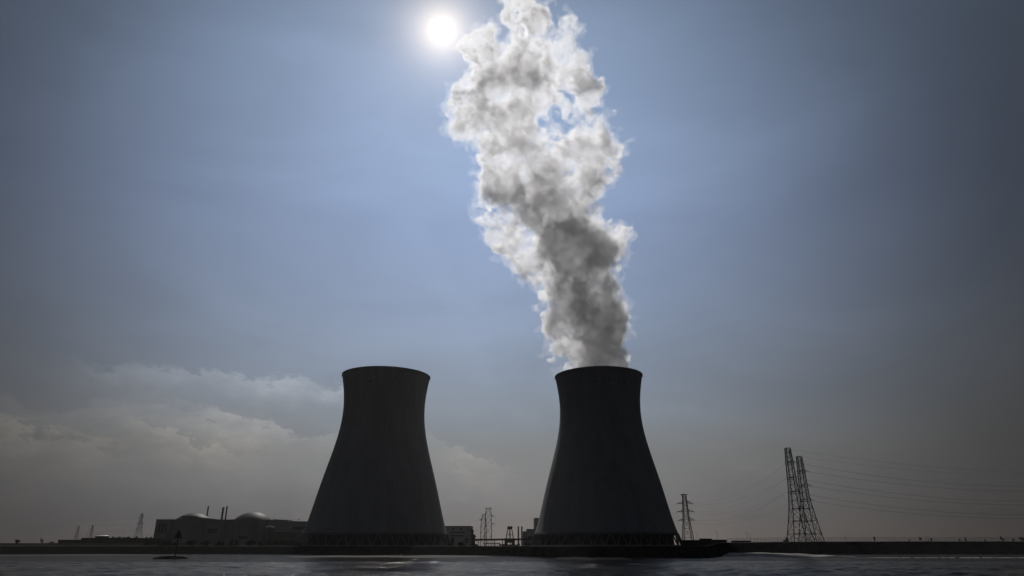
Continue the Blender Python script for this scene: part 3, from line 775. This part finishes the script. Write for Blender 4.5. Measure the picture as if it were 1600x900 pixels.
# small trestle gantry on its dark box
DG = 770.0
gx = at(796.5, 848, DG).x
t = empty('gantry', (gx, DG, 5), 'small four-legged gantry with a cluttered head on a dark box, at the pipe bridge', 'gantry')
zb, zt2 = ztop(841.2, DG), ztop(826.5, DG); u_ = msc(838, DG)
mb = MB(); mb.box((-8 * u_, -5, zb - 4.4), (8 * u_, 8, zb)); mb.box((-8 * u_, -5, 0), (-3.5 * u_, 8, zb - 4.4)); mb.box((3.2 * u_, -5, 0), (8 * u_, 8, zb - 4.4)); mb.box((-3.5 * u_, 2, 0), (3.2 * u_, 6, zb - 6.0)); mb.build('housing', M_BRICK, t)
for sx in (-1, 1):
    for sy in (-1, 1):
        mb = MB(); mb.bar((sx * 5.6 * u_, 1 + sy * 3.5, zb), (sx * 3.2 * u_, 1 + sy * 1.8, zt2), .5, .4); mb.build('leg', M_BRICK, t)
mb = MB(); mb.bar((-1 * u_, 1, zb), (0, 1, zt2), .35); mb.bar((1.4 * u_, 1, zb), (0, 1, zt2), .35)
zm = (zb * .6 + zt2 * .4); mb.bar((-4.7 * u_, -2, zm), (4.7 * u_, -2, zm), .3); mb.build('bracing', M_BRICK, t)
mb = MB(); mb.box((-3.6 * u_, -1.2, zt2 - .4), (3.6 * u_, 3.2, zt2 + .8)); mb.build('platform', M_BRICK, t)
for dx, rz in ((-2.4, 1.1), (-.2, 1.6), (2.6, 1.3)):
    mb = MB(); mb.lathe([(.05, zt2 + .8), (rz * .8, zt2 + .9), (rz, zt2 + 1.6), (rz * .7, zt2 + 2.4), (.3, zt2 + 2.7), (.05, zt2 + 3.2)], 10, c=(dx * u_, 1)); mb.build('winch', M_BRICK, t)
# stepped blocks tucked against the steaming tower
t = empty('stepped_building', (at(834, 845, 790).x, 790, 5), 'stepped grey blocks rising to a tall one against the steaming tower', 'building')
box_part(t, 'low_block', 817, 824, 830.2, 790, M_CLAD, 25); box_part(t, 'middle_block', 823, 837, 827.0, 786, M_CLAD, 30); box_part(t, 'tall_block', 835.2, 862, 809.2, 792, M_CLAD, 30)
box_part(t, 'parapet', 822.8, 837.2, 826.5, 785.7, M_BRICK, 30, ybot=827.3)
windows(t, 824, 835, 838, 844, 786, 4, 1, M_DARK); windows(t, 837, 843, 818, 838, 792, 1, 4, M_DARK, 'louvre')

# ------------------------------------------------------------------ lattice pylons
def truss(mb, c, h0, h1, z0, z1, n, leg=.2, br=.11, horiz=True, depth=1.0):
    """square lattice from half-width h0 at z0 to h1 at z1"""
    cs = ((-1, -1), (1, -1), (1, 1), (-1, 1))
    P = lambda k, q: Vector((c[0] + cs[k][0] * (h0 + (h1 - h0) * q), c[1] + cs[k][1] * depth * (h0 + (h1 - h0) * q), z0 + (z1 - z0) * q))
    for k in range(4): mb.bar(P(k, 0), P(k, 1), leg)
    for i in range(n):
        q0, q1 = i / n, (i + 1) / n
        for k in range(4):
            j = (k + 1) % 4
            mb.bar(P(k, q0), P(j, q1), br); mb.bar(P(j, q0), P(k, q1), br)
            if horiz: mb.bar(P(k, q1), P(j, q1), br)
def pylon(px, ybase, rows, D, arms, label, group, leg=.22, br=.11, peak=None, zbase=5.0, rot=0.0):
    """rows: (photo row, half-width px); arms: (row, left px, right px, rise px)"""
    c = at(px, ybase, D); t = empty('pylon', (c.x, D, zbase), label, 'pylon', group); t.rotation_euler.z = rot
    zz = lambda y: at(800, y, D).z - zbase
    rows = [(max(0.0, zz(y)) if i else 0.0, hw * msc(y, D)) for i, (y, hw) in enumerate(rows)]
    mb = MB()
    for (z0, h0), (z1, h1) in zip(rows, rows[1:]):
        n = max(1, round((z1 - z0) / max(1.7 * (h0 + h1) / 2 * 1.3, 1.2)))
        truss(mb, (0, 0), h0, h1, z0, z1, n, leg, br)
    mb.build('lattice_mast', M_STEEL, t)
    hw_at = lambda z: float(np.interp(z, [r[0] for r in rows], [r[1] for r in rows]))
    for y, l, r, rise in arms:
        z = zz(y)
        for sgn, ln in ((-1, l), (1, r)):
            if ln <= 0: continue
            L_ = ln * msc(y, D); hh = hw_at(z); up = rise * msc(y, D); mb = MB()
            tip = Vector((sgn * L_, 0, z))
            for sy in (-1, 1):
                mb.bar((sgn * hh, sy * hh, z), tip, br * 1.2); mb.bar((sgn * hh, sy * hh, z + up), tip, br * 1.2)
                k = 4
                for i in range(k):
                    q0, q1 = i / k, (i + 1) / k
                    A = Vector((sgn * hh, sy * hh, z)).lerp(tip, q0); B = Vector((sgn * hh, sy * hh, z + up)).lerp(tip, q1)
                    mb.bar(A, B, br * .8)
            mb.build('cross_arm', M_STEEL, t)
            mb = MB(); drop = 1.5
            for k in range(6): mb.lathe([(.05, z - .25 - k * drop / 6), (.22, z - .3 - k * drop / 6), (.05, z - .4 - k * drop / 6)], 8, c=(sgn * L_, 0))
            mb.bar((sgn * L_, 0, z), (sgn * L_, 0, z - drop), .05); mb.build('insulator', M_STEEL, t)
    if peak:
        z = zz(peak[0]); w_ = peak[1] * msc(peak[0], D); hh = hw_at(z); mb = MB(); dz = peak[2] * msc(peak[0], D)
        for sgn in (-1, 1):
            for sy in (-1, 1):
                mb.bar((0, sy * hh, z), (sgn * w_, 0, z), br * 1.3); mb.bar((sgn * hh, sy * hh, z - dz), (sgn * w_, 0, z), br)
        mb.build('earth_wire_arm', M_STEEL, t)
    return t
P1 = pylon(1075.2, 846, [(846, 8.6), (812, 4.3), (786, 3.0), (773, 2.3)], 700, [(786.8, 13, 13, 4), (799.8, 13.5, 13.5, 4), (813, 13, 13.5, 4)],
      'three-armed lattice pylon just clear of the steaming tower', 'lattice pylons along the power line', peak=(772.3, 6.3, 2.4), leg=.30, br=.18)
ZC = 7.3
P2 = pylon(1251.2, 848, [(848, 16.4), (834, 13.6), (814, 10.6), (795, 8.0), (768, 5.8), (746, 5.0), (722, 4.2), (700, 3.2)], 560, [],
      'taller of the twin strain pylons, standing closer to the steaming tower', 'twin strain pylons', leg=.36, br=.18, zbase=ZC)
P3 = pylon(1268, 848, [(848, 14.6), (834, 12.4), (814, 9.6), (795, 7.2), (780, 5.4), (758, 4.6), (736, 4.0), (713, 3.1)], 590, [],
      'shorter of the twin strain pylons, overlapped by its taller neighbour', 'twin strain pylons', leg=.36, br=.18, zbase=ZC)
def strain_arms(t, D, ys, ph):
    for y in ys:
        z = at(800, y, D).z - t.location.z; u = msc(y, D); mb = MB(); h_ = ph * u
        for sy in (-1, 1): mb.bar((-h_ * 1.1, sy * h_, z), (h_ * 1.1, sy * h_, z), .34); mb.bar((-h_, sy * h_, z - 1.6), (h_, sy * h_, z - 1.6), .18)
        mb.bar((h_, 0, z), (h_ + 6.5 * u, 0, z - 1.0 * u), .24, .16); mb.bar((h_, -h_, z + 1.2), (h_ + 6.5 * u, 0, z - 1.0 * u), .12)
        mb.build('cross_arm', M_STEEL, t)
        mb = MB(); x = h_ + 6.5 * u
        mb.bar((x, 0, z - u), (x + 3.2 * u, 0, z - 1.5 * u), .13); mb.build('insulator', M_STEEL, t)
    for y in (848 - 14, 848 - 34, 848 - 53):
        z = at(800, y, D).z - t.location.z; mb = MB(); hh = {834: 13.2, 814: 10.2, 795: 7.7}[y] * msc(y, D)
        for sy in (-1, 1): mb.bar((-hh, sy * hh, z), (hh, sy * hh, z), .26)
        for sx in (-1, 1): mb.bar((sx * hh, -hh, z), (sx * hh, hh, z), .2)
        mb.build('girt', M_STEEL, t)
strain_arms(P2, 560, (722, 746, 768), 5.2); strain_arms(P3, 590, (736, 758, 780), 5.2)
PA = pylon(762.5, 853, [(853, 6.0), (822, 5.0), (803, 4.4), (794.8, 3.0)], 1050, [(806.5, 0, 9.5, 1.6), (819, 0, 10.5, 1.6)],
      'lattice pylon with a forked top seen through the gap between the cooling towers', 'lattice pylons along the power line', peak=(793.6, 6.0, 1.8), leg=.32, br=.17)
mb = MB()
PB = pylon(755.2, 853, [(853, 4.8), (822, 4.2), (812.5, 3.6), (803, 1.6)], 1090, [(812.5, 7.0, 2.0, 1.0)],
      'shorter square lattice pylon next to the one with the forked top', 'lattice pylons along the power line', leg=.32, br=.17)
far_p = []
for px, yt, ss, lb in ((213.6, 802.5, 1.0, 'distant three-armed pylon showing over the low sheds near the domed building'),
                   (117.2, 822.0, .55, 'faintest distant pylon, outer one of the pair behind the low sheds'),
                   (139.3, 820.8, .58, 'faint distant pylon, rising from behind the round tank')):
    k = ss; Dp = 1250 if ss == 1.0 else 2000
    f = lambda q: 850 - (850 - yt) * q
    far_p.append(pylon(px, 850, [(850, 7.6 * k), (f(.42), 3.2 * k), (f(.75), 1.9 * k), (f(1), 1.0 * k)], Dp, [(f(.48), 5.5 * k, 5.5 * k, 1.4 * k), (f(.68), 6.0 * k, 6.0 * k, 1.4 * k), (f(.88), 5.0 * k, 5.0 * k, 1.2 * k)],
      lb, 'distant pylons', leg=.24 if ss == 1 else .3, br=.15 if ss == 1 else .17, peak=(yt, 2.6 * k, 1.2 * k)))

# ------------------------------------------------------------------ power cables
def cable(a, b, sag, label, group, r=.07, n=40):
    mb = MB(); a, b = Vector(a), Vector(b); pts = []
    for i in range(n + 1):
        q = i / n; p = a.lerp(b, q); p.z -= sag * 4 * q * (1 - q); pts.append(p - a)
    mb.tube(pts, r, 4); o = mb.build('power_cable', M_CABLE, None, loc=a)
    return tag(o, label, 'cable', group)
lvl = ('top', 'middle', 'lowest')
for i, (y1, y2, y3) in enumerate(((788.5, 723.5, 738), (801.5, 747.5, 760), (814.5, 769.5, 782))):
    a = at(1084, y1 - 2, 700); b = at(1229, y2, 560); c = at(1244, y3, 590); a2 = at(1062, y1 - 1.0, 700)
    cable(a, b, 7.5, f'{lvl[i]} cable sagging from the three-armed pylon to the taller strain pylon', 'cables between the three-armed pylon and the twin pylons')
    cable(a2, c, 9.5, f'{lvl[i]} cable sagging from the three-armed pylon to the shorter strain pylon', 'cables between the three-armed pylon and the twin pylons')
G4 = 'cables running off beyond the twin strain pylons'
for i, (ya, yb, yc, yd) in enumerate(((724, 753.5, 737.5, 759), (748, 774.5, 759.5, 780), (770, 795, 782, 799.5))):
    s1 = at(1248.5, ya, 560); e1 = at(1850, yb - 14, 640); cable(s1, e1, 14.5, f'{lvl[i]} cable leaving the taller strain pylon over the fenced bank', G4)
    s1 = at(1266, yc, 590); e1 = at(1850, yd - 12, 670); cable(s1, e1, 13.5, f'{lvl[i]} cable leaving the shorter strain pylon over the fenced bank', G4)
cable(at(1237, 702, 560), at(1850, 728, 640), 11, 'earth wire from the tip of the taller strain pylon over the fenced bank', G4, .045)
cable(at(1251, 714, 590), at(1850, 735, 670), 10, 'earth wire from the tip of the shorter strain pylon over the fenced bank', G4, .045)
cable(at(1070, 773, 700), at(1232, 701, 560), 8, 'earth wire from the peak of the three-armed pylon to the taller strain pylon', 'cables between the three-armed pylon and the twin pylons', .04)
for i, y in enumerate((788, 801, 814)):
    cable(at(1058, y, 700), at(905, y + 16, 1400), 8, f'{lvl[i]} cable passing from the three-armed pylon behind the steaming tower', 'cables going behind the steaming tower')
for i, (y, xe, ye) in enumerate(((807.5, 801, 833), (820, 801, 849))):
    cable(at(773, y, 1050), at(xe, ye - 4, 800), 3.0, ('upper' if i == 0 else 'lower') + ' cable dropping from the fork-topped pylon towards the gantry', 'cables at the fork-topped pylon', .11)
for i, (y, ye) in enumerate(((813, 822), (828, 838), (841, 846))):
    cable(at(748.5, y, 1090), at(680, ye, 1300), 3.5, f'{lvl[i]} cable running from the square pylon behind the idle tower', 'cables behind the idle tower', .09)
for i, (y, ye) in enumerate(((810, 812), (818, 817), (829, 826))):
    cable(at(219, y, 1250), at(-40, ye, 2000), 6, f'{lvl[i]} faint cable crossing above the low sheds towards the open horizon', 'faint cables over the low sheds', .10)

# ------------------------------------------------------------------ bank top beyond the steaming tower
def bank_z(px, D):
    X = at(px, 848, D).x
    pts = crest_prof(X) + land(X); return float(np.interp(D, [p[0] for p in pts], [p[1] for p in pts]))
DF = 538.0
def shed(x0, x1, y, D, label, m=M_BRICK, cat='shed', name='low_shed'):
    zb = 5.0; c = at((x0 + x1) / 2, 847, D); t = empty(name, (c.x, D, zb), label, cat)
    box_part(t, 'wall', x0, x1, y + .5, D, m, 8); box_part(t, 'roof', x0 - .3, x1 + .3, y, D - .3, M_DARK, 8.6, ybot=y + .6)
    windows(t, x0 + 1, x1 - 1, y + 1.6, y + 3.6, D, max(2, int((x1 - x0) / 5)), 1, M_DARK)
    return t
shed(1066.5, 1094, 843.8, DF + 22, 'low shed at the feet of the three-armed pylon')
shed(1096.5, 1112, 841.4, DF + 18, 'tallest of the low sheds on the bank, nearest the three-armed pylon')
shed(1112.8, 1135, 843.2, DF + 20, 'low shed touching the tallest one on the bank')
shed(1147, 1172, 844.6, DF + 18, 'lone low shed on the bank, by the pair of thin lamp posts')
def street_lamp(px, ytop, D, label, head=1):
    zb = bank_z(px, D) if D < 560 else 5; c = at(px, 847, D); t = empty('street_lamp', (c.x, D, zb - .05), label, 'street lamp', 'thin lamp posts along the bank')
    h = at(800, ytop, D).z - zb; mb = MB(); mb.bar((0, 0, 0), (0, 0, h), .13, .08, 6); mb.build('pole', M_STEEL, t)
    mb = MB(); mb.bar((0, 0, h - .05), (-1.1 * head, 0, h + .12), .06); mb.box((-1.9 * head if head > 0 else 1.1, -.14, h + .05), (-1.1 if head > 0 else 1.9, .14, h + .2)); mb.build('lamp_head', M_STEEL, t)
    return t
for px, y, lb, hd in ((1090, 831, 'lamp post rising behind the shed at the three-armed pylon', 1), (1121.3, 829.5, 'tallest lamp post, behind the sheds on the bank', 1), (1168.5, 831.5, 'taller lamp post of the close pair above the lone shed', 1),
                  (1173.4, 833.5, 'shorter lamp post of the close pair above the lone shed', 1), (1322.5, 836.2, 'thin post standing in the fence line, next past the twin strain pylons', -1), (1450, 835.6, 'thin post standing in the fence line among the bushes', -1)):
    street_lamp(px, y, DF + 16 if px < 1200 else 546, lb, hd)
# chain-link fence on the crest
t = empty('fence', (at(1330, 846, 532).x, 532, 8.0), 'long wire fence on posts along the top of the bank', 'fence')
fx0, fx1, NP = 1137, 1640, 97
tops = []
for k in range(NP):
    px = fx0 + (fx1 - fx0) * k / (NP - 1); c = at(px, 846, 548); zb = bank_z(px, 548) - 8.0; ht = 2.75
    mb = MB(); mb.bar((c.x - t.location.x, 16, zb - .2), (c.x - t.location.x, 16, zb + ht), .12 if k % 5 else .16); mb.build('post', M_STEEL, t)
    tops.append((c.x - t.location.x, 16, zb))
for hgt, r, nm in ((2.7, .09, 'top_rail'), (1.8, .05, 'wire'), (.9, .05, 'wire')):
    mb = MB(); mb.tube([(x, y, z + hgt) for x, y, z in tops], r); mb.build(nm, M_STEEL, t)
t = empty('switch_cabinet', (at(1229, 847, 545).x, 545, bank_z(1229, 545) - .1), 'dark cabinet with a leaning mast just before the twin strain pylons', 'cabinet')
u_ = msc(842, 545)
mb = MB(); mb.box((.2 * u_, -1, 0), (2.4 * u_, 1, 7.2 * u_ * .9)); mb.build('cabinet', M_BRICK, t)
mb = MB(); mb.box((-4.5 * u_, -1, 0), (.1 * u_, 1, 2.6 * u_)); mb.build('base', M_BRICK, t)
mb = MB(); mb.bar((-.6 * u_, 0, 2 * u_), (-1.6 * u_, 0, 9.5 * u_), .14, .08); mb.build('mast', M_STEEL, t)

# ------------------------------------------------------------------ bushes and small trees
def bush_mesh(seed, w_, h_, n, leaf, gaps=.0):
    r = random.Random(seed); mb = MB()
    lobes = [(r.uniform(-.55, .55) * w_, r.uniform(-.5, .5) * w_, r.uniform(.18, .78) * h_, r.uniform(.25, .45) * min(w_, h_ * .9)) for _ in range(9)]
    for _ in range(n):
        cx, cy_, cz, rr = r.choice(lobes)
        d = Vector((r.gauss(0, 1), r.gauss(0, 1), r.gauss(0, 1))).normalized() * rr * r.random() ** .45
        p = Vector((cx, cy_, max(.02 * h_, cz + d.z * .9))) + Vector((d.x, d.y, 0))
        a = Vector((r.gauss(0, 1), r.gauss(0, 1), r.gauss(0, 1))).normalized() * leaf * r.uniform(.6, 1.3); b = a.orthogonal().normalized() * leaf * r.uniform(.5, 1)
        mb.add([p - a, p + b, p + a, p - b], [(0, 1, 2, 3)])
    return mb
def bush(px, D, wpx, hpx, seed, label, name='bush', cat='bush', group=None, zb=None, trunk=.15, n=520, leaf=.2):
    c = at(px, 846, D); zb = bank_z(px, D) if zb is None else zb
    w_, h_ = wpx * msc(845, D) / 2, hpx * msc(845, D)
    t = empty(name, (c.x, D, zb - .1), label, cat, group)
    bush_mesh(seed, w_, h_, n, leaf).build('foliage', M_LEAF, t)
    mb = MB(); r = random.Random(seed)
    mb.bar((0, 0, 0), (r.uniform(-.2, .2) * w_, 0, h_ * .55), max(.08, w_ * .07), .04, 6)
    for _ in range(4): mb.bar((0, 0, h_ * r.uniform(.1, .4)), (r.uniform(-.8, .8) * w_, r.uniform(-.5, .5) * w_, h_ * r.uniform(.6, .95)), .06, .02, 4)
    mb.build('trunk', M_BARK, t)
    return t
GB = 'bushes on the bank beyond the twin pylons'
for px, w_, h_, lb in ((1367, 5.2, 9, 'small upright tree alone on the fenced bank, first past the twin pylons'), (1421, 2.6, 4.5, 'tiny bush just before the forked one on the bank'), (1439, 4.5, 8, 'thin forked bush, nearer of the two close together'),
                       (1456, 4, 5.5, 'small round bush beside the thin forked one'), (1500, 4.5, 4.5, 'low bush directly beside a leaning taller bush'), (1509, 5, 7, 'leaning taller bush next to a low one'),
                       (1540, 3, 4, 'tiny lone bush before the big round one'), (1567, 8.5, 9, 'biggest roundest bush on the fenced bank'), (1584, 3, 5.5, 'narrow bush between the biggest bush and the frame edge'), (1597, 12, 7, 'wide bush cut by the edge of the view at the end of the fence')):
    bush(px, 540, w_, h_, int(px), lb, group=GB, name='small_tree' if px == 1367 else 'bush', cat='tree' if px == 1367 else 'bush')
bush(27.5, 505, 10, 6.5, 3, 'round bush alone on the low far bank, farthest from the towers', zb=7.0, group='bushes on the low far bank')
bush(66, 508, 9, 9, 9, 'scraggy bare-branched bush before the lowest shed', zb=7.0, group='bushes on the low far bank', n=170)
bush(80, 508, 12, 3.5, 10, 'low spreading bush between the scraggy one and the lowest shed', zb=7.0, group='bushes on the low far bank', n=200)
# raised bank behind the path, with hedge growth along its foot
def raised(x):
    px = 800 + x * FPX * 1.07 / 540; e = float(np.interp(px, [-900, 150, 300, 400], [1, 1, .8, 0])); y0 = toe(x) + 24
    z = 5.5; return [(y0 + 3, z), (y0 + 8, z + 1.9 * e), (y0 + 16, z + 2.0 * e), (y0 + 26, 4.8)]
old = XS; XS = [x for x in old if x < at(405, 848, 540).x]
tag(dyke_sheet(raised, 'terrain_bank', M_GROUND), kind='structure'); XS = old
rr_ = random.Random(21); k = 0
desc = ['broad', 'ragged', 'squat', 'rounded', 'spiky', 'thin', 'dense', 'lopsided']
hx = [232, 252, 268, 301, 322, 344, 366, 390, 407, 426, 446, 463, 704, 722, 741, 786, 806, 824]
near = ['at the corner of the domed building', 'under the first louvres of the domed building', 'just behind the black beacon', 'just past the black beacon', 'below the lone slim chimney', 'below the paired chimneys', 'below the edge of the taller dome', 'under the taller dome', 'just before the ribbed silo', 'right below the ribbed silo', 'before the low pump house', 'by the first columns of the idle tower',
        'by the last columns of the idle tower', 'before the boxy grey building', 'at the end of the pipe bridge', 'before the small gantry', 'below the stubby chimneys', 'before the stepped grey blocks']
for px, nr in zip(hx, near):
    d = desc[k % 8]; k += 1
    hh = rr_.uniform(7, 11) if px < 500 else rr_.uniform(4, 6.5)
    bush(px, 545 if px < 500 else 520, rr_.uniform(20, 30) if px < 500 else rr_.uniform(14, 20), hh, 60 + k, f'{d} dark bush on the bank {nr}', group='dark bushes along the path', zb=5.0, n=900, leaf=.32)
SC = [(770, .35), (792, .5), (815, .55), (838, .6), (851, .35), (1058, .4)]
for i, (px, q) in enumerate(SC):
    X = at(px, 860, 400).x; D = toe(X) + 8; X = at(px, 860, D).x; zb = q * 5
    c = empty('shrub', (X, toe(X) + 2.05 * (crest(X) + .6) * q + .5, zb - .3), ['shrub on the stone slope below the small gantry', 'second shrub on the slope, below the stubby chimneys', 'broad shrub on the slope below the stepped blocks', 'shrub low on the slope where the bank bulges out', 'small shrub at the bulge of the bank before the steaming tower', 'shrub on the slope at the far corner of the steaming tower'][i], 'shrub', 'shrubs on the stone slope')
    bush_mesh(200 + i, 3.2, 2.2, 500, .2).build('foliage', M_LEAF, c)
    mb = MB(); mb.bar((0, 0, 0), (.2, 0, 1.2), .09, .04, 5); mb.bar((0, 0, .3), (-.9, .2, 1.4), .05, .03, 4); mb.build('trunk', M_BARK, c)

# ------------------------------------------------------------------ black beacon on its shoal
DBE = 318.0
c = at(273.4, 871, DBE); u_ = msc(860, DBE)
t = empty('beacon', (c.x, DBE, 0), 'black cone topmark on a pole standing on a rocky shoal in the river', 'beacon')
zc, zt3 = at(275, 841.2, DBE).z, at(275, 829, DBE).z
mb = MB(); mb.tube([(0, 0, -.5), (0, 0, zc * .5), (0, 0, zc + .2)], [.30, .26, .22], 8); mb.build('pole', M_BLACK, t)
mb = MB(); mb.lathe([(.05, zc), (5.6 * u_, zc + .1), (5.6 * u_, zc + .4), (4.4 * u_, zc + 6 * u_), (1.6 * u_, zt3), (.05, zt3)], 20); mb.build('topmark', M_BLACK, t)
mb = MB(); mb.tube([(.0, 0, 3.6), (.9, 0, 4.9), (1.6, 0, 6.6)], .07, 5); mb.tube([(-.25, 0, 1.9), (-.25, 0, 5.2)], .05, 4); mb.build('ladder', M_BLACK, t)
mb = MB(); mb.lathe([(1.5, -.3), (1.3, .45), (.3, .7), (.05, .7)], 14); mb.build('footing', M_BRICK, t)
mb = MB(); r = random.Random(5); nx, ny = 60, 14
for i in range(nx + 1):
    for j in range(ny + 1):
        u, v = i / nx * 2 - 1, j / ny * 2 - 1
        X = (u * 22.5 + (2.5 if u > 0 else 0)) * u_; Y = v * 9
        q = max(0, 1 - abs(u) ** 2.4 - v * v * .9)
        mb.v.append((X, Y, -.25 + 1.35 * q ** .7 + (r.random() - .35) * .30 * (q > 0)))
n = ny + 1; mb.f = [(i*n + j, (i+1)*n + j, (i+1)*n + j + 1, i*n + j + 1) for i in range(nx) for j in range(ny)]
o = mb.build('shore_rocks', mat('wet_rock', (0.008, 0.008, 0.008), .95, spec=0.0), loc=(at(267, 873, DBE).x, DBE - 1, 0)); tag(o, kind='structure')
